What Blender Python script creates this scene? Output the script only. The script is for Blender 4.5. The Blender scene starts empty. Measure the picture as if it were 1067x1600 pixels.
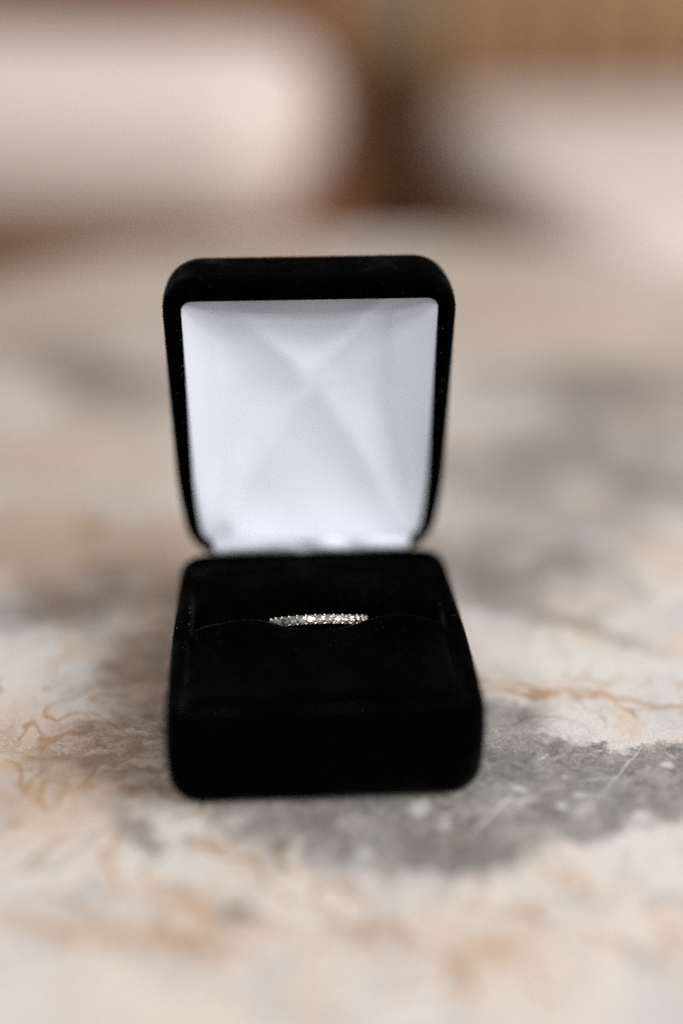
import bpy, bmesh, math, random
import numpy as np
from mathutils import Vector, Matrix

random.seed(7)
RNG = np.random.default_rng(7)
scene = bpy.context.scene
COL = scene.collection
MM = 0.001

# ------------------------------------------------------------------ camera
F_PX, PITCH, YAW, ROLL = 2019.0, math.radians(28.54), math.radians(3.8), math.radians(0.28)
CAM = np.array([-8.7, -189.6, 142.4])                      # mm, table top is z = 0
_fw = np.array([math.sin(YAW) * math.cos(PITCH), math.cos(YAW) * math.cos(PITCH), -math.sin(PITCH)])
_r0 = np.array([math.cos(YAW), -math.sin(YAW), 0.0])
_u0 = np.cross(_r0, _fw)
_r = _r0 * math.cos(ROLL) + _u0 * math.sin(ROLL)
_u = _u0 * math.cos(ROLL) - _r0 * math.sin(ROLL)


TABLE_Z = -1.7


def on_table(px, py, z=TABLE_Z):
    """photo pixel -> point on the plane at height z (mm)"""
    d = _fw + _r * (px - 533.5) / F_PX - _u * (py - 800) / F_PX
    p = CAM + d * ((z - CAM[2]) / d[2])
    return float(p[0]), float(p[1])


cd = bpy.data.cameras.new('camera')
cam = bpy.data.objects.new('camera', cd)
COL.objects.link(cam)
cam.matrix_world = Matrix(((_r[0], _u[0], -_fw[0], CAM[0] * MM), (_r[1], _u[1], -_fw[1], CAM[1] * MM),
                           (_r[2], _u[2], -_fw[2], CAM[2] * MM), (0, 0, 0, 1)))
cd.sensor_fit = 'VERTICAL'
cd.sensor_height = 36.0
cd.lens = F_PX / 1600 * 36.0
cd.clip_start, cd.clip_end = 0.01, 50
cd.dof.use_dof = True
cd.dof.focus_distance = 0.2266
cd.dof.aperture_fstop = 1.85
scene.camera = cam

# ------------------------------------------------------------------ light
world = bpy.data.worlds.new('World')
scene.world = world
world.use_nodes = True
bg = world.node_tree.nodes['Background']
bg.inputs[0].default_value = (0.96, 0.97, 1.0, 1)
bg.inputs[1].default_value = 0.40


def area(name, loc, target, size, power, col):
    ld = bpy.data.lights.new(name, 'AREA')
    ld.shape = 'RECTANGLE'
    ld.size, ld.size_y = size
    ld.energy = power
    ld.color = col
    o = bpy.data.objects.new(name, ld)
    COL.objects.link(o)
    o.location = loc
    o.rotation_euler = (Vector(target) - Vector(loc)).to_track_quat('-Z', 'Y').to_euler()
    return o


area('window_light', (1.05, -0.28, 0.86), (0, 0.1, 0), (0.9, 0.85), 19, (1.0, 0.965, 0.925))

# small lights added above and behind the camera to make stones and metal glint
for k, (az, el, dist, pw) in enumerate(((-58, 42, 1.5, 2.2), (-36, 58, 1.6, 1.8), (-14, 47, 1.7, 2.2), (14, 42, 1.6, 2.0), (38, 60, 1.6, 1.8))):
    a_, e_ = math.radians(az), math.radians(el)
    area('glint_light', (dist * math.sin(a_) * math.cos(e_), -dist * math.cos(a_) * math.cos(e_), dist * math.sin(e_)), (0, 0, 0), (0.09, 0.09), pw, (1.0, 0.95, 0.88))

scene.view_settings.view_transform = 'Standard'
scene.view_settings.look = 'None'
scene.view_settings.exposure = 0.29
scene.view_settings.gamma = 1.0
scene.cycles.use_denoising = False
scene.cycles.max_bounces = 10
scene.cycles.transmission_bounces = 8
scene.cycles.sample_clamp_indirect = 6


# ------------------------------------------------------------------ helpers
def new_obj(name, verts, faces, mat, parent=None, smooth=True, kind=None):
    me = bpy.data.meshes.new(name)
    v = np.asarray(verts, dtype=float) * MM
    me.from_pydata([tuple(p) for p in v], [], faces)
    me.update()
    if smooth:
        me.polygons.foreach_set('use_smooth', [True] * len(me.polygons))
    if mat:
        me.materials.append(mat)
    o = bpy.data.objects.new(name, me)
    COL.objects.link(o)
    if parent is not None:
        o.parent = parent
    if kind:
        o['kind'] = kind
    return o


def thing(name, label, cat, loc=(0, 0, 0), rotz=0.0, group=None):
    o = bpy.data.objects.new(name, None)
    o.empty_display_size = 0.02
    COL.objects.link(o)
    o.location = loc
    o.rotation_euler = (0, 0, rotz)
    tag(o, label, cat, group)
    return o


def tag(o, label, cat, group=None):
    o['label'] = label
    o['category'] = cat
    if group:
        o['group'] = group


def fix_normals(o):
    bm = bmesh.new()
    bm.from_mesh(o.data)
    bmesh.ops.recalc_face_normals(bm, faces=bm.faces)
    bm.to_mesh(o.data)
    bm.free()


def rrect(w, l, r, seg=10, side=8):
    """points of a rounded rectangle, counter-clockwise, constant count"""
    r = max(min(r, w / 2 - 0.01, l / 2 - 0.01), 0.01)
    pts = []
    cs = [(w / 2 - r, l / 2 - r, 0), (-w / 2 + r, l / 2 - r, 90), (-w / 2 + r, -l / 2 + r, 180), (w / 2 - r, -l / 2 + r, 270)]
    for k, (cx, cy, a0) in enumerate(cs):
        arc = [(cx + r * math.cos(math.radians(a0 + 90 * i / seg)), cy + r * math.sin(math.radians(a0 + 90 * i / seg))) for i in range(seg + 1)]
        pts += arc
        nx, ny, na = cs[(k + 1) % 4]
        q = (nx + r * math.cos(math.radians(na)), ny + r * math.sin(math.radians(na)))
        for i in range(1, side):
            t = i / side
            pts.append((arc[-1][0] * (1 - t) + q[0] * t, arc[-1][1] * (1 - t) + q[1] * t))
    return pts


def loft(w, l, r, profile, cap_start=True, cap_end=True, bulge=0.0):
    """profile: list of (inset, z). Stacked rounded rectangles."""
    verts, faces, n = [], [], None
    for lev in profile:
        ins, z = lev[:2]
        ring = rrect(w - 2 * ins, l - 2 * ins, lev[2] if len(lev) > 2 else max(r - ins, 0.4))
        n = len(ring)
        verts += [(x, y, z) for x, y in ring]
    for k in range(len(profile) - 1):
        for i in range(n):
            j = (i + 1) % n
            faces.append((k * n + i, k * n + j, (k + 1) * n + j, (k + 1) * n + i))
    if cap_start:
        faces.append(tuple(range(n))[::-1])
    if cap_end:
        faces.append(tuple(range((len(profile) - 1) * n, len(profile) * n)))
    return verts, faces


def fillet(i0, z0, i1, z1, n=6, convex=True):
    """quarter arc between two profile points; leaves i0 vertically when convex"""
    out = []
    for k in range(n + 1):
        a = math.pi / 2 * k / n
        if convex:
            out.append((i0 + (i1 - i0) * (1 - math.cos(a)), z0 + (z1 - z0) * math.sin(a)))
        else:
            out.append((i0 + (i1 - i0) * math.sin(a), z0 + (z1 - z0) * (1 - math.cos(a))))
    return out


def grid(nx, ny, fn):
    verts = [fn(i / (nx - 1), j / (ny - 1)) for j in range(ny) for i in range(nx)]
    faces = [(j * nx + i, j * nx + i + 1, (j + 1) * nx + i + 1, (j + 1) * nx + i) for j in range(ny - 1) for i in range(nx - 1)]
    return verts, faces


def box_mesh(x0, x1, y0, y1, z0, z1, b=4.0):
    verts, faces = loft(x1 - x0, y1 - y0, b, [(b * .5, z0)] + [(0, z0 + b * .5), (0, z1 - b * .5)] + [(b * .5, z1)])
    cx, cy = (x0 + x1) / 2, (y0 + y1) / 2
    return [(x + cx, y + cy, z) for x, y, z in verts], faces


def sstep(a, b, x):
    t = np.clip((x - a) / (b - a), 0, 1)
    return t * t * (3 - 2 * t)


# ------------------------------------------------------------------ materials
class NT:
    def __init__(self, name):
        self.m = bpy.data.materials.new(name)
        self.m.use_nodes = True
        self.t = self.m.node_tree
        self.bsdf = self.t.nodes['Principled BSDF']

    def n(self, typ, ins=None, **attrs):
        nd = self.t.nodes.new(typ)
        for k, v in attrs.items():
            setattr(nd, k, v)
        for k, v in (ins or {}).items():
            if isinstance(v, bpy.types.NodeSocket):
                self.t.links.new(v, nd.inputs[k])
            else:
                nd.inputs[k].default_value = v
        return nd

    def math(self, op, a, b=0.0, clamp=False):
        return self.n('ShaderNodeMath', {0: a, 1: b}, operation=op, use_clamp=clamp).outputs[0]

    def mix(self, fac, a, b, blend='MIX'):
        nd = self.t.nodes.new('ShaderNodeMix')
        nd.data_type = 'RGBA'
        nd.blend_type = blend
        for k, v in ((0, fac), (6, a), (7, b)):
            if isinstance(v, bpy.types.NodeSocket):
                self.t.links.new(v, nd.inputs[k])
            else:
                nd.inputs[k].default_value = v if k == 0 else (*v, 1)
        return nd.outputs[2]

    def smooth(self, val, lo, hi, o0=0.0, o1=1.0):
        nd = self.n('ShaderNodeMapRange', {0: val, 1: lo, 2: hi, 3: o0, 4: o1}, interpolation_type='SMOOTHSTEP')
        return nd.outputs[0]

    def set(self, **kw):
        for k, v in kw.items():
            k = k.replace('_', ' ')
            for s in self.bsdf.inputs:
                if s.name.lower() == k.lower():
                    if isinstance(v, bpy.types.NodeSocket):
                        self.t.links.new(v, s)
                    else:
                        s.default_value = v
        return self


def noise_fac(nt, vec, scale, detail=4, rough=0.55):
    return nt.n('ShaderNodeTexNoise', {'Vector': vec, 'Scale': scale, 'Detail': detail, 'Roughness': rough})


def simple(name, col, rough=0.6, var=0.15, scale=200.0, metallic=0.0, **kw):
    nt = NT(name)
    co = nt.n('ShaderNodeTexCoord').outputs['Object']
    f = noise_fac(nt, co, scale).outputs[0]
    dark = tuple(c * (1 - var) for c in col)
    lite = tuple(min(1, c * (1 + var)) for c in col)
    c = nt.mix(nt.smooth(f, 0.35, 0.65), dark, lite)
    nt.set(base_color=c, roughness=rough, metallic=metallic, **kw)
    return nt.m


def velvet(name):
    nt = NT(name)
    co = nt.n('ShaderNodeTexCoord').outputs['Object']
    f = noise_fac(nt, co, 260, 3).outputs[0]
    f2 = noise_fac(nt, co, 2600, 2).outputs[0]
    c = nt.mix(nt.smooth(f, 0.35, 0.7), (0.0002, 0.0002, 0.00025), (0.0006, 0.0006, 0.0007))
    bump = nt.n('ShaderNodeBump', {'Height': f2, 'Strength': 0.5, 'Distance': 0.0002}).outputs[0]
    nt.set(base_color=c, roughness=0.95, specular_ior_level=0.01, sheen_weight=nt.smooth(noise_fac(nt, co, 90, 4, 0.6).outputs[0], 0.42, 0.70, 0.01, 0.11), sheen_roughness=0.3, normal=bump)
    return nt.m


def fibre_mat(name):
    nt = NT(name)
    r = nt.n('ShaderNodeNewGeometry').outputs['Random Per Island']
    c = nt.mix(nt.smooth(r, 0.90, 1.0), (0.0004, 0.0004, 0.00045), (0.06, 0.062, 0.067))
    nt.set(base_color=c, roughness=0.9, specular_ior_level=0.0)
    return nt.m


def satin():
    nt = NT('white_satin')
    co = nt.n('ShaderNodeTexCoord').outputs['Object']
    w = nt.n('ShaderNodeTexWave', {'Vector': co, 'Scale': 2200.0, 'Distortion': 1.0, 'Detail': 1.0})
    f = noise_fac(nt, co, 900, 3).outputs[0]
    h = nt.math('ADD', nt.math('MULTIPLY', w.outputs[1], 0.4), f)
    bump = nt.n('ShaderNodeBump', {'Height': h, 'Strength': 0.10, 'Distance': 0.0001}).outputs[0]
    nt.set(base_color=(0.745, 0.79, 0.90, 1), roughness=0.62, specular_ior_level=0.3, sheen_weight=0.15, sheen_roughness=0.4, normal=bump)
    return nt.m


def marble():
    nt = NT('marble')
    co = nt.n('ShaderNodeTexCoord').outputs['Object']
    P = nt.n('ShaderNodeVectorMath', {0: co, 1: (1000, 1000, 1000)}, operation='MULTIPLY').outputs[0]     # millimetres
    n1 = noise_fac(nt, P, 0.045, 5, 0.6).outputs[1]
    n2 = noise_fac(nt, P, 0.22, 5, 0.62).outputs[1]

    def off(v, amp):
        s = nt.n('ShaderNodeVectorMath', {0: v, 1: (0.5, 0.5, 0.5)}, operation='SUBTRACT').outputs[0]
        return nt.n('ShaderNodeVectorMath', {0: s, 1: (amp, amp, 0)}, operation='MULTIPLY').outputs[0]
    add = lambda a, b: nt.n('ShaderNodeVectorMath', {0: a, 1: b}, operation='ADD').outputs[0]
    Q = add(P, off(n2, 9.0))                     # small ragged warp
    Q2 = add(add(P, off(n1, 30.0)), off(n2, 7.0))  # large swirling warp

    e1 = noise_fac(nt, Q2, 0.11, 7, 0.68).outputs[0]
    edge = nt.math('MULTIPLY', nt.math('SUBTRACT', e1, 0.5), 1.9)

    def patch(px, py, rx, ry, rot=0, soft=0.5, vec=Q, z=0):
        x, y = on_table(px, py)
        mp = nt.n('ShaderNodeMapping', {'Vector': vec, 'Location': (x, y, 0), 'Rotation': (0, 0, math.radians(rot)), 'Scale': (rx, ry, 100)}, vector_type='TEXTURE')
        ln = nt.n('ShaderNodeVectorMath', {0: mp.outputs[0]}, operation='LENGTH').outputs['Value']
        ln = nt.math('ADD', ln, edge if vec is not P else 0.0)
        return nt.smooth(ln, 1 + soft * .5, 1 - soft * .5)

    def union(ms):
        r = ms[0]
        for m in ms[1:]:
            r = nt.math('MAXIMUM', r, m)
        return r

    def line(p, q, w, vec, soft=.9):
        (x0, y0), (x1, y1) = on_table(*p), on_table(*q)
        LL = math.hypot(x1 - x0, y1 - y0) / 2
        mx, my = (x0 + x1) / 2, (y0 + y1) / 2
        mp = nt.n('ShaderNodeMapping', {'Vector': vec, 'Location': (mx, my, 0), 'Rotation': (0, 0, math.atan2(y1 - y0, x1 - x0)), 'Scale': (LL, w, 100)}, vector_type='TEXTURE')
        ln = nt.n('ShaderNodeVectorMath', {0: mp.outputs[0]}, operation='LENGTH').outputs['Value']
        return nt.smooth(ln, 1 + soft * .5, 1 - soft * .5)

    # cream ground with slow drifts of peach and pale grey
    a = noise_fac(nt, Q2, 0.028, 6, 0.6).outputs[0]
    b = noise_fac(nt, add(Q2, (40, 90, 0)), 0.06, 6, 0.62).outputs[0]
    g = noise_fac(nt, add(Q2, (-70, 30, 0)), 0.05, 7, 0.65).outputs[0]
    big = noise_fac(nt, add(Q2, (15, -60, 0)), 0.017, 5, 0.6).outputs[0]
    c = nt.mix(nt.smooth(a, 0.38, 0.62), (0.575, 0.51, 0.46), (0.545, 0.52, 0.50))
    c = nt.mix(nt.math('MULTIPLY', nt.smooth(b, 0.50, 0.68), 0.5), c, (0.50, 0.37, 0.26))
    c = nt.mix(nt.math('MULTIPLY', nt.smooth(g, 0.53, 0.70), 0.40), c, (0.34, 0.31, 0.29))
    c = nt.mix(nt.math('MULTIPLY', nt.smooth(noise_fac(nt, add(Q2, (120, 10, 0)), 0.045, 7, 0.66).outputs[0], 0.50, 0.62), 0.65), c, (0.44, 0.43, 0.425))
    # beige-brown marble towards the back, tinted darker to stand in for light falloff
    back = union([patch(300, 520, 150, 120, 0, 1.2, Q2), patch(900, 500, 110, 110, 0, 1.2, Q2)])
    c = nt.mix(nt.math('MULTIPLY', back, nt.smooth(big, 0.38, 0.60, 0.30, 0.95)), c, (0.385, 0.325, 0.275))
    broad = union([line((10, 540), (270, 640), 11, Q2, 1.6), line((700, 560), (1080, 650), 12, Q2, 1.6), line((690, 770), (1080, 860), 6, Q2, 1.6)])
    c = nt.mix(nt.math('MULTIPLY', broad, 0.5), c, (0.24, 0.21, 0.195))
    tan = union([line((-10, 690), (260, 740), 12, Q2, 1.6), line((720, 480), (1080, 520), 16, Q2, 1.6), line((1000, 850), (1100, 900), 8, Q2, 1.6)])
    c = nt.mix(nt.math('MULTIPLY', tan, 0.5), c, (0.47, 0.36, 0.26))
    # smooth rusty brush-like veins held to the rusty parts
    n0 = noise_fac(nt, P, 0.05, 2, 0.5).outputs[1]
    Q3 = add(add(P, off(n0, 34.0)), off(n2, 2.5))
    v = noise_fac(nt, Q3, 0.085, 1.5, 0.45).outputs[0]
    brk = noise_fac(nt, add(P, (9, 4, 0)), 0.11, 3, 0.5).outputs[0]
    ridge = nt.math('MULTIPLY', nt.smooth(nt.math('ABSOLUTE', nt.math('SUBTRACT', v, 0.5)), 0.040, 0.004), nt.smooth(brk, 0.38, 0.50))
    rz = union([patch(70, 1140, 24, 30, 0, 1.0), patch(180, 1260, 20, 14, 0, 1.2), patch(330, 1400, 24, 16, 0, 1.2), patch(900, 1090, 34, 8, 0, 1.2),
                patch(760, 1480, 34, 11, 0, 1.4), patch(60, 840, 34, 16, 0, 1.3)])
    c = nt.mix(nt.math('MULTIPLY', ridge, nt.math('MULTIPLY', rz, 0.80)), c, (0.31, 0.165, 0.075))
    v2 = noise_fac(nt, add(Q3, (55, -35, 0)), 0.11, 2.5, 0.5).outputs[0]
    ridge2 = nt.math('MULTIPLY', nt.smooth(nt.math('ABSOLUTE', nt.math('SUBTRACT', v2, 0.5)), 0.05, 0.004), nt.smooth(brk, 0.58, 0.46))
    fz = union([patch(300, 1380, 34, 26, 0, 1.2), patch(800, 1420, 36, 22, 0, 1.2), patch(60, 1180, 24, 26, 0, 1.2), patch(900, 1050, 30, 14, 0, 1.2)])
    c = nt.mix(nt.math('MULTIPLY', ridge2, nt.math('MULTIPLY', fz, 0.5)), c, (0.27, 0.25, 0.24))
    # rusty clouds
    rust = union([patch(140, 850, 32, 15, -8, 1.3, Q2), patch(265, 1010, 12, 26, 0, 1.3, Q2), patch(770, 1480, 8, 3, 10, 1.6), patch(320, 1420, 12, 3, -25, 1.6), patch(160, 1455, 16, 3, -12, 1.6),
                  patch(60, 1200, 22, 16, 0, 1.5)])
    c = nt.mix(nt.math('MULTIPLY', rust, nt.smooth(e1, 0.3, 0.65, 0.25, 0.8)), c, (0.40, 0.255, 0.155))
    # two thin rusty seams to the right of the box
    seam = add(P, off(n2, 4.5))
    seams = union([line((745, 1062), (960, 1092), 0.7, seam, 1.2), line((860, 1068), (1067, 1110), 0.6, seam, 1.2), line((1000, 1108), (1100, 1100), 0.9, seam, 1.2)])
    c = nt.mix(nt.math('MULTIPLY', seams, 0.6), c, (0.34, 0.20, 0.10))
    # soft grey clouds
    grey = union([patch(985, 715, 40, 30, 14, .9, Q2), patch(830, 730, 26, 19, -10, 1.2, Q2), patch(790, 880, 26, 20, 0, 1.2, Q2), patch(150, 590, 14, 30, 30, 1.4, Q2), patch(940, 610, 30, 20, 0, 1.5, Q2),
                  patch(90, 960, 14, 8, 10, 1.2, Q2), patch(215, 1300, 7, 2.6, -55, 1.4), patch(372, 1430, 3, 3, 0, 1.6)])
    c = nt.mix(nt.math('MULTIPLY', grey, nt.smooth(g, 0.34, 0.58, 0.35, 0.92)), c, (0.17, 0.148, 0.134))
    dg = line((690, 905), (1040, 1022), 2.6, add(P, off(n2, 6.0)), 1.6)
    c = nt.mix(nt.math('MULTIPLY', dg, 0.62), c, (0.21, 0.18, 0.16))
    # the pale tongue under the grey diagonal
    c = nt.mix(nt.math('MULTIPLY', patch(880, 1030, 26, 6, -12, 1.0), 0.55), c, (0.56, 0.55, 0.51))
    # brown marble left of the box, with the box's soft shadow painted in
    brown_shade = union([patch(190, 925, 22, 13, -5, 1.0, Q2), patch(210, 1150, 16, 8, 22, .9), patch(250, 1215, 10, 8, 0, 1.2), patch(250, 1040, 12, 18, 0, 1.4, Q2)])
    streak = noise_fac(nt, nt.n('ShaderNodeMapping', {'Vector': Q, 'Rotation': (0, 0, math.radians(-28)), 'Scale': (0.35, 2.2, 1)}).outputs[0], 0.28, 5, 0.6).outputs[0]
    c = nt.mix(nt.math('MULTIPLY', brown_shade, nt.smooth(streak, 0.32, 0.62, 0.15, 0.85)), c, (0.165, 0.108, 0.07))
    # dark grey lobe in front of the box and to its right, with pale flecks
    dk = union([patch(800, 1195, 22, 10, -8, .4), patch(985, 1215, 24, 7.5, 2, .4), patch(620, 1275, 22, 12, 2, .7), patch(480, 1265, 14, 9, 0, 1.0),
                patch(760, 1290, 14, 6, 10, .8), patch(790, 1125, 7, 6, 0, 1.0), patch(900, 1275, 20, 6, 8, .8), patch(690, 1325, 18, 6, 6, .9)])
    gr = noise_fac(nt, Q, 0.9, 6, 0.7).outputs[0]
    gl = noise_fac(nt, Q, 0.13, 5, 0.6).outputs[0]
    gst = noise_fac(nt, nt.n('ShaderNodeMapping', {'Vector': Q, 'Rotation': (0, 0, math.radians(35)), 'Scale': (0.6, 1.4, 1)}).outputs[0], 0.26, 6, 0.65).outputs[0]
    gcol = nt.mix(nt.smooth(gr, 0.35, 0.68), (0.090, 0.085, 0.080), (0.215, 0.207, 0.198))
    gcol = nt.mix(nt.math('MULTIPLY', nt.smooth(gl, 0.48, 0.66), 0.5), gcol, (0.33, 0.32, 0.31))
    gcol = nt.mix(nt.math('MULTIPLY', nt.smooth(gst, 0.54, 0.72), 0.40), gcol, (0.33, 0.32, 0.31))
    vor = nt.n('ShaderNodeTexVoronoi', {'Vector': Q, 'Scale': 0.30, 'Randomness': 1.0})
    fl = nt.smooth(vor.outputs['Distance'], 0.20, 0.06)
    flk = nt.math('MULTIPLY', fl, nt.smooth(gl, 0.38, 0.52))
    gcol = nt.mix(nt.math('MULTIPLY', flk, 0.7), gcol, (0.50, 0.49, 0.47))
    c = nt.mix(nt.math('MULTIPLY', dk, nt.smooth(gst, 0.40, 0.70, 0.95, 0.72)), c, gcol)
    # pale spots and hairline scratches of calcite
    Q4 = add(P, off(n2, 2.2))
    spots = union([patch(878, 1260, 1.0, 1.0, 0, .9, Q4), patch(1002, 1276, 1.9, 1.2, 20, 1.0, Q4), patch(812, 1232, 1.6, .7, -30, 1.0, Q4), patch(1040, 1195, 1.2, .9, 0, 1.0, Q4),
                   patch(655, 1262, 1.6, 1.8, 0, 1.3, Q4), patch(570, 1335, 1.6, 1.6, 0, 1.4, Q4), patch(905, 1240, 1.1, .6, 0, 1.0, Q4), patch(695, 1290, 1.2, .8, 30, 1.3, Q4)])
    hair = add(P, off(n2, 1.4))
    lines = union([line((1012, 1158), (932, 1246), .15, hair), line((905, 1220), (972, 1213), .13, hair), line((730, 1310), (800, 1240), .2, hair, 1.4)])
    c = nt.mix(nt.math('MULTIPLY', union([spots, lines]), 0.68), c, (0.52, 0.51, 0.49))
    # fine crystalline grain everywhere
    fg = noise_fac(nt, P, 2.2, 4, 0.7).outputs[0]
    c = nt.mix(1.0, c, nt.mix(nt.smooth(fg, 0.3, 0.7), (0.76, 0.76, 0.76), (1.06, 1.06, 1.06)), 'MULTIPLY')
    rg = nt.smooth(gr, 0.3, 0.7, 0.22, 0.36)
    bump = nt.n('ShaderNodeBump', {'Height': fg, 'Strength': 0.12, 'Distance': 0.0002}).outputs[0]
    nt.set(base_color=c, roughness=rg, specular_ior_level=0.45, normal=bump)
    return nt.m


def wood(name, dark, lite):
    nt = NT(name)
    co = nt.n('ShaderNodeTexCoord').outputs['Object']
    mp = nt.n('ShaderNodeMapping', {'Vector': co, 'Scale': (4, 40, 40)}).outputs[0]
    f = noise_fac(nt, mp, 1.5, 5).outputs[0]
    nt.set(base_color=nt.mix(nt.smooth(f, 0.3, 0.7), dark, lite), roughness=0.55)
    return nt.m


def floor_mat():
    nt = NT('floor_tile')
    co = nt.n('ShaderNodeTexCoord').outputs['Object']
    f = noise_fac(nt, co, 2.0, 6).outputs[0]
    f2 = noise_fac(nt, co, 30.0, 4).outputs[0]
    c = nt.mix(nt.smooth(f, 0.3, 0.7), (0.26, 0.165, 0.085), (0.36, 0.235, 0.125))
    c = nt.mix(nt.math('MULTIPLY', f2, 0.3), c, (0.12, 0.08, 0.05))
    nt.set(base_color=c, roughness=0.6)
    return nt.m


def diamond_mat():
    nt = NT('diamond')
    gl = nt.n('ShaderNodeBsdfGlass', {'Color': (1, 1, 1, 1), 'Roughness': 0.0, 'IOR': 2.42})
    gs = nt.n('ShaderNodeBsdfGlossy', {'Color': (1, 1, 1, 1), 'Roughness': 0.02})
    mx = nt.n('ShaderNodeMixShader', {0: 0.15, 1: gl.outputs[0], 2: gs.outputs[0]})
    nt.t.links.new(mx.outputs[0], nt.t.nodes['Material Output'].inputs[0])
    return nt.m


M_VELVET = velvet('black_velvet')
M_FIBRE = fibre_mat('velvet_fibre')
M_SATIN = satin()
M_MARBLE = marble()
M_GOLD = simple('pale_gold', (0.92, 0.82, 0.70), 0.12, 0.04, 800, 1.0)
M_DIAMOND = diamond_mat()
M_WOOD = wood('brown_wood', (0.15, 0.062, 0.025), (0.27, 0.125, 0.052))
M_DARKWOOD = wood('dark_wood', (0.24, 0.135, 0.066), (0.34, 0.20, 0.10))
M_TAN = wood('tan_wood', (0.34, 0.20, 0.09), (0.46, 0.29, 0.14))
M_IRON = simple('dark_metal', (0.05, 0.045, 0.04), 0.45, 0.2, 60, 0.8)
M_CANVAS = simple('white_canvas', (0.61, 0.535, 0.50), 0.85, 0.05, 300)
M_LINT = simple('pale_lint', (0.30, 0.29, 0.28), 0.8, 0.1, 900)

# ------------------------------------------------------------------ floor
FLOOR_Z = -450.0
fl = new_obj('floor', [(-6000, -2500, FLOOR_Z), (6000, -2500, FLOOR_Z), (6000, 9000, FLOOR_Z), (-6000, 9000, FLOOR_Z)], [(0, 1, 2, 3)], floor_mat(), smooth=False)
fl['kind'] = 'structure'


# ------------------------------------------------------------------ round marble table
def revolve(profile, cx, cy, seg=128):
    verts, faces = [], []
    n = len(profile)
    for k in range(seg):
        a = 2 * math.pi * k / seg
        verts += [(cx + r * math.cos(a), cy + r * math.sin(a), z) for r, z in profile]
    for k in range(seg):
        j = (k + 1) % seg
        for i in range(n - 1):
            faces.append((k * n + i, j * n + i, j * n + i + 1, k * n + i + 1))
    faces.append(tuple(k * n for k in range(seg))[::-1])
    faces.append(tuple(k * n + n - 1 for k in range(seg)))
    return verts, faces


TCX, TCY, TR = 22.0, 97.0, 200.0
table = thing('marble_table', 'round table with swirled cream, grey and rust marble top under the ring box', 'table', (TCX * MM, TCY * MM, FLOOR_Z * MM))


def tparent(o, par):
    """keep world-built coordinates while parenting to an Empty without rotation"""
    o.parent = par
    o.matrix_parent_inverse = Matrix.Translation(par.location).inverted()
    return o


prof = [(TR - 4, -22), (TR - 1.2, -20.5), (TR, -18)] + [(TR, -5), (TR - .6, -3), (TR - 2, TABLE_Z - .25), (TR - 4, TABLE_Z)]
v, f = revolve(prof, TCX, TCY, 160)
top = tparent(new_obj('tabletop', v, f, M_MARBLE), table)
v, f = revolve([(22, FLOOR_Z + 14), (18, FLOOR_Z + 40), (16, -200), (22, -60), (70, -24), (70, -22.2)], TCX, TCY, 40)
tparent(new_obj('pedestal', v, f, M_IRON), table)
v, f = revolve([(140, FLOOR_Z + .5), (140, FLOOR_Z + 8), (132, FLOOR_Z + 12), (22, FLOOR_Z + 14)], TCX, TCY, 60)
tparent(new_obj('foot_plate', v, f, M_IRON), table)


# ------------------------------------------------------------------ benches, their cushions and a side table beyond the marble table
def bench(label, x, y, rot, w, d, zs, side, rail=80, mat=None):
    """origin at one front corner on the floor; the bench spreads to the left (side=-1) or right (side=+1)"""
    t = thing('wooden_bench', label, 'bench', (x * MM, y * MM, FLOOR_Z * MM), math.radians(rot))
    x0, x1 = (0, w) if side > 0 else (-w, 0)
    h = zs - FLOOR_Z            # top of the seat above the floor

    def part(name, *b):
        vv, ff = box_mesh(*b)
        return new_obj(name, vv, ff, mat or M_WOOD, t)
    for lx in (x0 + 6, x1 - 46):
        part('leg', lx, lx + 40, 8, 48, 0, h - rail)
        part('leg', lx, lx + 40, d - 44, d - 4, 0, h - rail)
    part('front_rail', x0 + 4, x1 - 4, 4, 26, h - rail, h - 21)
    part('back_rail', x0 + 4, x1 - 4, d - 24, d - 4, h - rail, h - 21)
    part('side_rail', x0 + 3, x0 + 23, 28, d - 26, h - rail, h - 21)
    part('side_rail', x1 - 23, x1 - 3, 28, d - 26, h - rail, h - 21)
    n = 4
    for k in range(n):
        part('seat_board', x0, x1, d * k / n + 2, d * (k + 1) / n - 2, h - 20, h)
    for bx in (x0, x1 - 36):
        part('back_post', bx, bx + 36, d + 2, d + 34, h - 80, h + 360)
    n = int(w / 60)
    for k in range(n):
        bx = x0 + 40 + (w - 80) * (k + .5) / n - 24
        part('back_slat', bx, bx + 48, d + 10, d + 26, h - 18, h + 302)
    part('top_rail', x0 + 37, x1 - 37, d + 4, d + 32, h + 300, h + 356)
    return t


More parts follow.
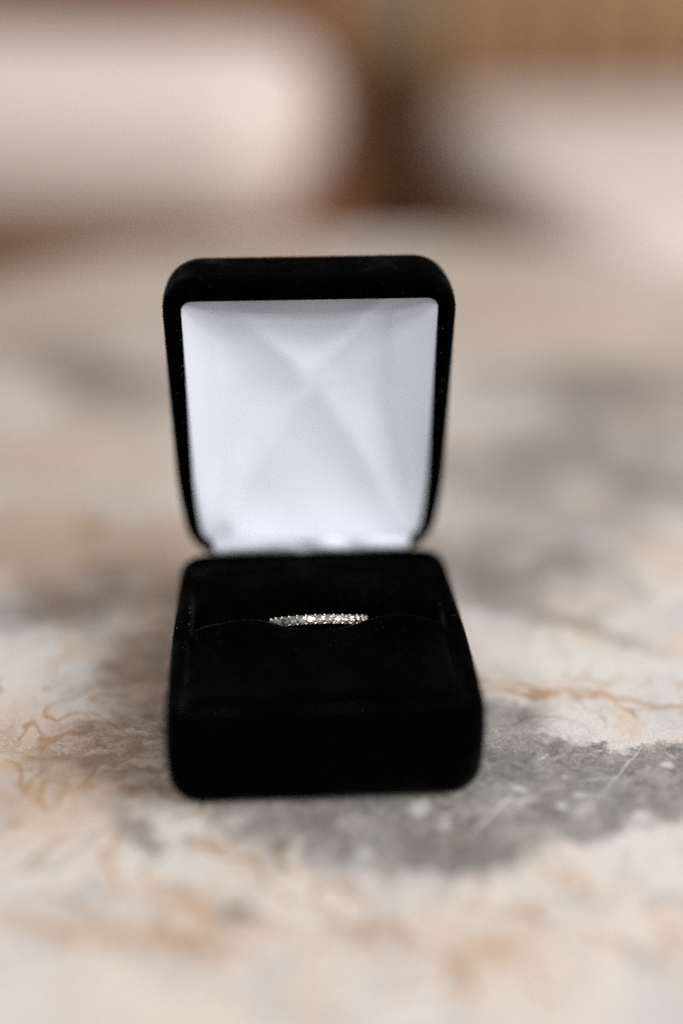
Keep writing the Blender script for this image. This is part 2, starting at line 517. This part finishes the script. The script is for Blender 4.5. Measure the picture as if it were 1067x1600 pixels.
def seat_cushion(label, x, y, rot, w, d, z0, th, side):
    r = min(34, th * .48)
    prof = [(r, 0)] + [(r - r * math.sin(a), th / 2 - (th / 2) * math.cos(a) ** 0.8) for a in [math.pi / 2 * k / 8 for k in range(1, 8)]]
    prof += [(0, th / 2)]
    prof += [(i, th - z) for i, z in reversed(prof[:-1])]
    for k in range(1, 7):
        prof.append((r + (min(w, d) / 2 - r - 20) * k / 6, th + 6 * math.sin(math.pi / 2 * k / 6)))
    vv, ff = loft(w, d, 40, prof)
    cx = w / 2 if side > 0 else -w / 2
    vv = [(px + cx, py + d / 2, pz) for px, py, pz in vv]
    o = new_obj('seat_cushion', vv, ff, M_CANVAS)
    o.location = (x * MM, y * MM, (z0) * MM)
    o.rotation_euler = (0, 0, math.radians(rot))
    tag(o, label, 'cushion', 'white seat cushions beyond the table')
    pv, pf = [], []
    ring = rrect(w - 4, d - 4, 38)
    n = len(ring)
    for (px, py) in ring:
        l = math.hypot(px, py)
        for k in range(6):
            a = 2 * math.pi * k / 6
            s = 1 + 4 * math.cos(a) / l
            pv.append((px * s + cx, py * s + d / 2, th / 2 + 4 * math.sin(a)))
    for i in range(n):
        j = (i + 1) % n
        for k in range(6):
            pf.append((i * 6 + k, j * 6 + k, j * 6 + (k + 1) % 6, i * 6 + (k + 1) % 6))
    new_obj('piping', pv, pf, M_CANVAS, o)
    return o


BENCH_Z = -66.0
bench('brown wooden bench holding the thicker white cushion, nearly parallel to the box lid', 14, 486, -12, 620, 180, BENCH_Z, -1, 110)
seat_cushion('thick white seat cushion on the bench nearly parallel to the box lid', 5, 478, -12, 600, 172, BENCH_Z, 90, -1)
bench('deep tan-brown bench end-on to the table, holding the thinner white cushion', 182, 440, 6, 560, 440, -100.0, 1, 150, M_DARKWOOD)
seat_cushion('thinner white seat cushion on the deep tan-brown bench', 177, 432, 6, 560, 430, -100.0, 42, 1)

# low side table seen through the gap between the benches
st = thing('side_table', 'low brown side table with tan wooden top between the two benches', 'table', (0.19, 1.15, FLOOR_Z * MM), math.radians(4))
for px in (-230, 190):
    for py in (0, 420):
        vv, ff = box_mesh(px, px + 40, py, py + 40, 0, 371)
        new_obj('leg', vv, ff, M_WOOD, st)
for (b0, b1, c0, c1) in ((-226, 226, 2, 22), (-226, 226, 438, 458), (-228, -208, 24, 436), (208, 228, 24, 436)):
    vv, ff = box_mesh(b0, b1, c0, c1, 120, 370)
    new_obj('apron', vv, ff, M_WOOD, st)
for k in range(5):
    vv, ff = box_mesh(-245, 245, -15 + 98 * k, -15 + 98 * k + 95, 372, 396)
    new_obj('top_board', vv, ff, M_TAN, st)

# ------------------------------------------------------------------ ring box
W, L, H = 50.8, 53.0, 17.0
ringbox = thing('ring_box', 'open black velvet ring box with white satin lid lining on marble', 'ring box', (0, 0, 0))
CR = 5.2
prof = [(4.0, TABLE_Z)] + fillet(4.0, TABLE_Z, 0.0, 3.6, 8, False)[1:] + [(-0.15, 6), (-0.25, 9), (-0.15, 12)]
prof += fillet(0.0, 14.4, 2.0, 17.0, 6) + fillet(2.0, 17.0, 3.0, 16.0, 4, False)[1:] + [(3.1, 14.0), (3.1, 4.0)]
v, f = loft(W + 0.5, L, CR, prof)
v = [(x * (1 - 0.016 * y / 26) + 0.1, y, z) for x, y, z in v]
base = new_obj('base_shell', v, f, M_VELVET, ringbox)
fix_normals(base)

PW, PL = W / 2 - 3.2, L / 2 - 3.2       # half size of the pad well
RING_C = 9.0                             # half width of the ring in the slot


def well_edge(x, y, r=3.4):
    """signed distance inside the rounded well"""
    qx, qy = abs(x) - (PW - r), abs(y) - (PL - r)
    return r - (math.hypot(max(qx, 0), max(qy, 0)) + min(max(qx, qy), 0))


def pad(name, y0, y1, zfun, nx=70, ny=44):
    def fn(u, w):
        y = y0 + (y1 - y0) * w
        x = (-1 + 2 * u) * PW
        # follow the rounded corners of the well
        r = 3.4
        if abs(y) > PL - r:
            lim = PW - r + math.sqrt(max(r * r - (abs(y) - (PL - r)) ** 2, 0))
            x = x * lim / PW
        return (x, y, zfun(x, y))
    vv, ff = grid(nx, ny, fn)
    return new_obj(name, vv, ff, M_VELVET, ringbox)


def edge_drop(x, y, h=1.8, wd=3.2):
    e = max(well_edge(x, y), 0)
    if e >= wd:
        return 0.0
    return h * (1 - math.sqrt(max(1 - (1 - e / wd) ** 2, 0)))


SLIT = 1.4


def z_front(x, y):
    z = 16.7 + 0.5 * math.cos(x / PW * 1.4) * math.cos((y + 12) / 13 * 1.2)
    z -= edge_drop(x, y)
    s = SLIT - 0.5 - y                                    # distance from the slit
    if s < 2.4:
        z -= 5.5 * (1 - math.sqrt(max(1 - (1 - max(s, 0) / 2.4) ** 2, 0)))
    # the cloth is pushed up on both sides of the ring and pinched down at it
    near = math.exp(-((max(s, 0) - 1.6) / 4.2) ** 2)
    z += near * (1.35 * (1 - math.exp(-((x - 0.2) / 7.6) ** 4)) - 0.5 * math.exp(-((x - 0.2) / 5.5) ** 2))
    z += near * 0.75 * (math.exp(-((x + 12.6) / 4.2) ** 2) + 1.15 * math.exp(-((x - 13.6) / 4.4) ** 2))
    z -= near * 0.5 * float(sstep(17, 22, abs(x)))
    return z


def z_rear(x, y):
    z = 16.6 + 0.5 * math.cos(x / PW * 1.4)
    z -= edge_drop(x, y)
    s = y - SLIT - 0.3
    z -= 5.6 * math.exp(-(max(s, 0) / 4.2) ** 1.6)
    z -= 2.2 * math.exp(-((x + 0.6) / 8.6) ** 4) * math.exp(-(max(s, 0) / 6.5) ** 2)
    return z


fpad = pad('front_cushion', -PL, SLIT - 0.5, z_front)
rpad = pad('rear_cushion', SLIT + 0.3, PL, z_rear)

# lid: built flat like the base (rim at local z = 0, back at z = -T), then stood up at the hinge
T = 14.6
TILT = math.radians(-2.44)
lid_M = Matrix.Translation(Vector((0, L / 2 + 1, H + 1)) * MM) @ Matrix.Rotation(math.pi / 2 - TILT, 4, 'X')
# local x = width, local y = up along the lid, local z = towards the camera


def lidpos(o, par=None):
    o.parent = ringbox
    o.matrix_local = lid_M
    return o


def shift(vs, dy):
    return [(x, y + dy, z) for x, y, z in vs]


LID_L = 57.6
LC = LID_L / 2 - 4.0
TOP_BAND = 1.5                           # the padded edge is deeper at the top of the lid
prof = [(5.0, -T)] + fillet(5.0, -T, 0.0, -T + 5.2, 7, False)[1:] + [(-0.15, -6), (-.1, -4)] + fillet(0.0, -2.2, 1.6, 0.0, 5) + [(i, z, 5.6 - 1.1 * i) for i, z in fillet(1.7, 0.0, 3.2, -1.1, 4, False)[1:]] + [(3.3, -3, 2.0), (3.3, -10.5, 2.0)]
v, f = loft(W, LID_L, 7.0, prof)
def taper(vs):
    return [(x * (1 + 0.016 * (y - 20) / 26) * (1 - 0.085 * max(0, 1 - (y + 4.0) / 19) ** 1.8), y, z) for x, y, z in vs]


nlev = len(v) // len(prof)
for i in range(len(v)):
    lev = prof[i // nlev]
    if len(lev) > 2 and v[i][1] > 0:
        k = min(1, (lev[0] - 1.7) / 1.2)
        v[i] = (v[i][0], v[i][1] - TOP_BAND * k * v[i][1] / (LID_L / 2), v[i][2])
lid = lidpos(new_obj('lid', taper(shift(v, LC)), f, M_VELVET))
fix_normals(lid)


# satin lining inside the lid
def lining_fn(u, w):
    hw, hl = W / 2 - 3.0, LID_L / 2 - 3.0
    y = -hl + 2 * hl * w
    x = (-1 + 2 * u) * hw
    r = 2.2 if y > 0 else 4.5
    if abs(y) > hl - r:
        lim = hw - r + math.sqrt(max(r * r - (abs(y) - (hl - r)) ** 2, 0))
        x *= lim / hw
    # a smooth bowl, pulled tighter on the right
    el, er, eb, et = x + hw, hw - x, y + hl, hl - y
    soft = lambda e, k: 1 - math.exp(-(max(e, 0) / k) ** 1.35)
    d = soft(el + .3, 6.5) * soft(er + .3, 6.5) * soft(eb + .3, 6.0)
    z = -1.0 - 3.9 * d
    q = d ** .5

    def fold(ax, ay, bx, by, amp, wl, wr):
        """a pulled fold from a to b with a sharp flank (wl) and a long flank (wr)"""
        vx, vy = bx - ax, by - ay
        ll = math.hypot(vx, vy)
        t = ((x - ax) * vx + (y - ay) * vy) / (ll * ll)
        s = ((x - ax) * vy - (y - ay) * vx) / ll
        e = math.exp(-(s / (wl if s < 0 else wr)) ** 2)
        return amp * e * float(sstep(-0.15, 0.2, t) * (1 - sstep(0.65, 1.15, t)))
    # envelope folds: the cloth is pulled tight along an X and sags between its arms
    def seg_d(ax, ay, bx, by):
        vx, vy = bx - ax, by - ay
        t = max(0, min(1, ((x - ax) * vx + (y - ay) * vy) / (vx * vx + vy * vy)))
        return math.hypot(x - ax - vx * t, y - ay - vy * t)
    flat = 1.0
    for amp, wd, arm in ((.50, 3.4, (-16.5, 26, .4, 7.5)), (1.0, 2.8, (14, 26, .4, 7.5)), (.36, 3.4, (.4, 7.5, 19, -24)), (1.0, 3.0, (.4, 7.5, -18.5, -24))):
        dd = seg_d(*arm)
        flat *= 1 - amp * (0.75 * math.exp(-(dd / wd) ** 2) + 0.25 * math.exp(-(dd / 1.4) ** 2))
    z -= q * 1.0 * flat
    z += q * (2.6 * max(0, min(1, (6 - y) / 30)) ** 1.3)
    z += q * fold(13.4, 23, 12.6, 0, -0.85, 1.7, 3.2)         # upright pleat on the right
    z += q * fold(12.6, 3, 18.5, -22, -0.55, 2.0, 3.4)        # its lower leg into the corner
    z += q * fold(-18.0, -23, -13.0, -6, 0.55, 2.2, 2.4)      # lower left corner
    z += q * fold(-15.5, 23, -14.5, 8, -0.25, 2.4, 1.6)
    z += q * 0.22 * math.sin(x * .31 + 1) * math.sin(y * .23 + .6)
    z = min(z, -0.7)
    yy = y - (TOP_BAND * y / hl if y > 0 else 0)
    return (x, yy + LC, float(z))


v, f = grid(120, 130, lining_fn)
lining = new_obj('lining', taper(v), f, M_SATIN, lid)


# satin strip that covers the hinge
def strip_fn(u, w):
    x = -18.8 + 37.6 * u
    k = w
    y = L / 2 - 0.2 + 0.5 * sstep(0.3, 1.0, k) + 0.5 * (1 - k) * math.exp(-((x + 9) / 7) ** 2)              # from the back of the well into the lid
    z = 15.4 + 3.3 * k
    hump = math.sin(math.pi * min(max(k * .9 + .05, 0), 1))
    wr = 0.9 * math.exp(-((x - 3.4) / 2.6) ** 2) + 0.7 * math.exp(-((x - 13) / 4.5) ** 2) - 0.8 * math.exp(-((x + 1.2) / 1.8) ** 2)
    wr += 0.35 * math.exp(-((x + 12) / 4.0) ** 2) - 0.4 * math.exp(-((x - 8) / 1.6) ** 2)
    y += 0.9 * (1 - k) ** 2                                    # tucks in behind the cushion
    y -= (0.05 + 0.8 * wr) * hump
    z += 0.5 * wr * k
    return (x, float(y), float(z))


v, f = grid(100, 24, strip_fn)
new_obj('hinge_strip', v, f, M_SATIN, ringbox)


# velvet pile: short fibres standing on the velvet
def pile(src, parent, count, length, mat, name='velvet_pile'):
    me = src.data
    me.calc_loop_triangles()
    nt_ = len(me.loop_triangles)
    tri = np.zeros(nt_ * 3, dtype=np.int32)
    me.loop_triangles.foreach_get('vertices', tri)
    tri = tri.reshape(-1, 3)
    co = np.zeros(len(me.vertices) * 3)
    me.vertices.foreach_get('co', co)
    co = co.reshape(-1, 3) / MM
    a, b, c = co[tri[:, 0]], co[tri[:, 1]], co[tri[:, 2]]
    nrm = np.cross(b - a, c - a)
    ar = np.linalg.norm(nrm, axis=1)
    nrm /= ar[:, None] + 1e-12
    idx = RNG.choice(nt_, count, p=ar / ar.sum())
    u, w = RNG.random(count), RNG.random(count)
    m = u + w > 1
    u[m], w[m] = 1 - u[m], 1 - w[m]
    p = a[idx] + (b - a)[idx] * u[:, None] + (c - a)[idx] * w[:, None]
    n = nrm[idx] + RNG.normal(0, 0.35, (count, 3))
    n /= np.linalg.norm(n, axis=1)[:, None]
    t = np.cross(n, RNG.normal(0, 1, (count, 3)))
    t /= np.linalg.norm(t, axis=1)[:, None]
    ln = (length * (0.6 + 0.8 * RNG.random(count)))[:, None]
    hw = 0.035
    V = np.empty((count * 3, 3))
    V[0::3] = p - t * hw - n * .03
    V[1::3] = p + t * hw - n * .03
    V[2::3] = p + n * ln
    F = [(3 * i, 3 * i + 1, 3 * i + 2) for i in range(count)]
    return new_obj(name, V, F, mat, parent, smooth=False, kind='stuff')


pile(base, base, 34000, 0.26, M_FIBRE)
pile(lid, lid, 34000, 0.26, M_FIBRE)
pile(fpad, fpad, 14000, 0.24, M_FIBRE)
pile(rpad, rpad, 14000, 0.24, M_FIBRE)


# lint: a few pale loose threads caught on the velvet
def lint(parent, items):
    V, F = [], []
    for (p, n, k) in items:
        pts = [np.array(p)]
        d = RNG.normal(0, 1, 3)
        for s in range(7):
            d = d * .6 + RNG.normal(0, .7, 3)
            d /= np.linalg.norm(d)
            q = pts[-1] + d * n / 7
            q = q + (np.array(p) - q) * 0.05
            pts.append(q)
        o = len(V)
        for q in pts:
            V.append(q + np.array([-k, 0, k]))
            V.append(q + np.array([k, 0, -k]))
        for s in range(7):
            F.append((o + 2 * s, o + 2 * s + 1, o + 2 * s + 3, o + 2 * s + 2))
    return new_obj('lint', V, F, M_LINT, parent, smooth=False, kind='stuff')


items = [((-25.3, 1.5, 15.0), 2.2, .018), ((-24.6, 0.5, 16.6), 1.2, .018)]
for k in range(9):
    items.append(((random.choice((-22.9, 22.9)) + random.uniform(-1.2, 1.2), random.uniform(-8, 14), 17.3), random.uniform(.2, .7), .012))
lint(base, items)
items = []
for k in range(12):
    items.append((((-1) ** k * (23.3 + random.uniform(-.8, .8)), random.uniform(22, 50), 0.3), random.uniform(.2, .8), .013))
for k in range(12):
    items.append((random_p := (random.uniform(-16, 20), 53.4 + random.uniform(-.1, .3), random.uniform(-9, -1)), random.uniform(.15, .5), .012))
lint(lid, items)

# ------------------------------------------------------------------ ring
LEAN = math.radians(50)
RR = 9.35
ring = thing('diamond_ring', 'slim pale gold ring with a row of small diamonds, pushed into the box cushion', 'ring')
top_p = Vector((0.2, 0.1, 17.75))
up = Vector((0, -math.sin(LEAN), math.cos(LEAN)))
ring.matrix_world = Matrix.Translation((top_p - up * RR) * MM) @ Matrix.Rotation(LEAN, 4, 'X')
# local: ring lies in the xz plane, axis along y, top at +z
secs = [(y * 0.78, r) for y, r in [(-0.85, -0.70), (-0.95, -0.45), (-0.95, 0.10), (-0.82, 0.22), (-0.45, 0.05), (0.45, 0.05), (0.82, 0.22), (0.95, 0.10), (0.95, -0.45), (0.85, -0.70), (0.4, -0.85), (-0.4, -0.85)]]
NS = 36
STEP = 2 * math.pi / NS
V, F = [], []
seg = NS * 6
for k in range(seg):
    a = 2 * math.pi * k / seg
    sc = 0.5 + 0.5 * math.cos(a / STEP * 2 * math.pi)           # scalloped between stones
    for (y, r) in secs:
        rr = RR - 0.45 + r - (0.12 * (1 - sc) if r > 0 else 0)
        V.append((rr * math.sin(a), y * (1 - 0.06 * (1 - sc)), rr * math.cos(a)))
n = len(secs)
for k in range(seg):
    j = (k + 1) % seg
    for i in range(n):
        F.append((k * n + i, k * n + (i + 1) % n, j * n + (i + 1) % n, j * n + i))
band = new_obj('band', V, F, M_GOLD, ring)
fix_normals(band)


def brilliant(R):
    """round brilliant: table, crown, girdle, pavilion with 8-fold facets"""
    V, F = [], []
    tr = .55 * R
    for k in range(8):
        a = 2 * math.pi * k / 8
        V.append((tr * math.cos(a), tr * math.sin(a), .32 * R))
    for k in range(8):
        a = 2 * math.pi * (k + .5) / 8
        V.append((.80 * R * math.cos(a), .80 * R * math.sin(a), .19 * R))
    for z in (.03, -.03):
        for k in range(16):
            a = 2 * math.pi * k / 16
            V.append((R * math.cos(a), R * math.sin(a), z * R))
    cu = len(V)
    V.append((0, 0, -.86 * R))
    lo = len(V)
    for k in range(8):
        a = 2 * math.pi * k / 8
        V.append((.32 * R * math.cos(a), .32 * R * math.sin(a), -.60 * R))
    F.append(tuple(range(8)))
    g1, g2 = 16, 32
    for k in range(8):
        k1 = (k + 1) % 8
        F.append((k, 8 + k, k1))
        F.append((k, g1 + 2 * k, 8 + k))
        F.append((8 + k, g1 + 2 * k, g1 + 2 * k + 1))
        F.append((8 + k, g1 + 2 * k + 1, g1 + (2 * k + 2) % 16))
        F.append((8 + k, g1 + (2 * k + 2) % 16, k1))
        F.append((g2 + 2 * k, lo + k, g2 + 2 * k + 1))
        F.append((g2 + 2 * k + 1, lo + k, lo + k1))
        F.append((g2 + 2 * k + 1, lo + k1, g2 + (2 * k + 2) % 16))
        F.append((lo + k, cu, lo + k1))
    for k in range(16):
        j = (k + 1) % 16
        F.append((g1 + k, g2 + k, g2 + j, g1 + j))
    return V, F


v, f = brilliant(0.86)
stone0 = new_obj('diamond', v, f, M_DIAMOND, ring, smooth=False)
fix_normals(stone0)
bm = bmesh.new()
bmesh.ops.create_icosphere(bm, subdivisions=2, radius=0.22 * MM)
pme = bpy.data.meshes.new('prong')
bm.to_mesh(pme)
bm.free()
pme.materials.append(M_GOLD)
pme.polygons.foreach_set('use_smooth', [True] * len(pme.polygons))
STONES = 17
for i in range(STONES):
    a = (i - (STONES - 1) / 2) * STEP
    o = stone0 if i == 0 else stone0.copy()
    if i:
        COL.objects.link(o)
        o.parent = ring
    o.matrix_local = Matrix.Rotation(a, 4, 'Y') @ Matrix.Translation((0, 0, (RR - .02) * MM)) @ Matrix.Rotation(random.uniform(-.14, .14), 4, 'X') @ Matrix.Rotation(random.uniform(-.1, .1), 4, 'Y') @ Matrix.Rotation(random.uniform(0, 1), 4, 'Z')
for i in range(STONES + 1):
    a = (i - STONES / 2) * STEP
    for s in (-1, 1):
        o = bpy.data.objects.new('prong', pme)
        COL.objects.link(o)
        o.parent = ring
        o.matrix_local = Matrix.Rotation(a, 4, 'Y') @ Matrix.Translation((0, s * .74 * MM, (RR + .02) * MM)) @ Matrix.Diagonal((.8, 1.1, 1.0, 1))
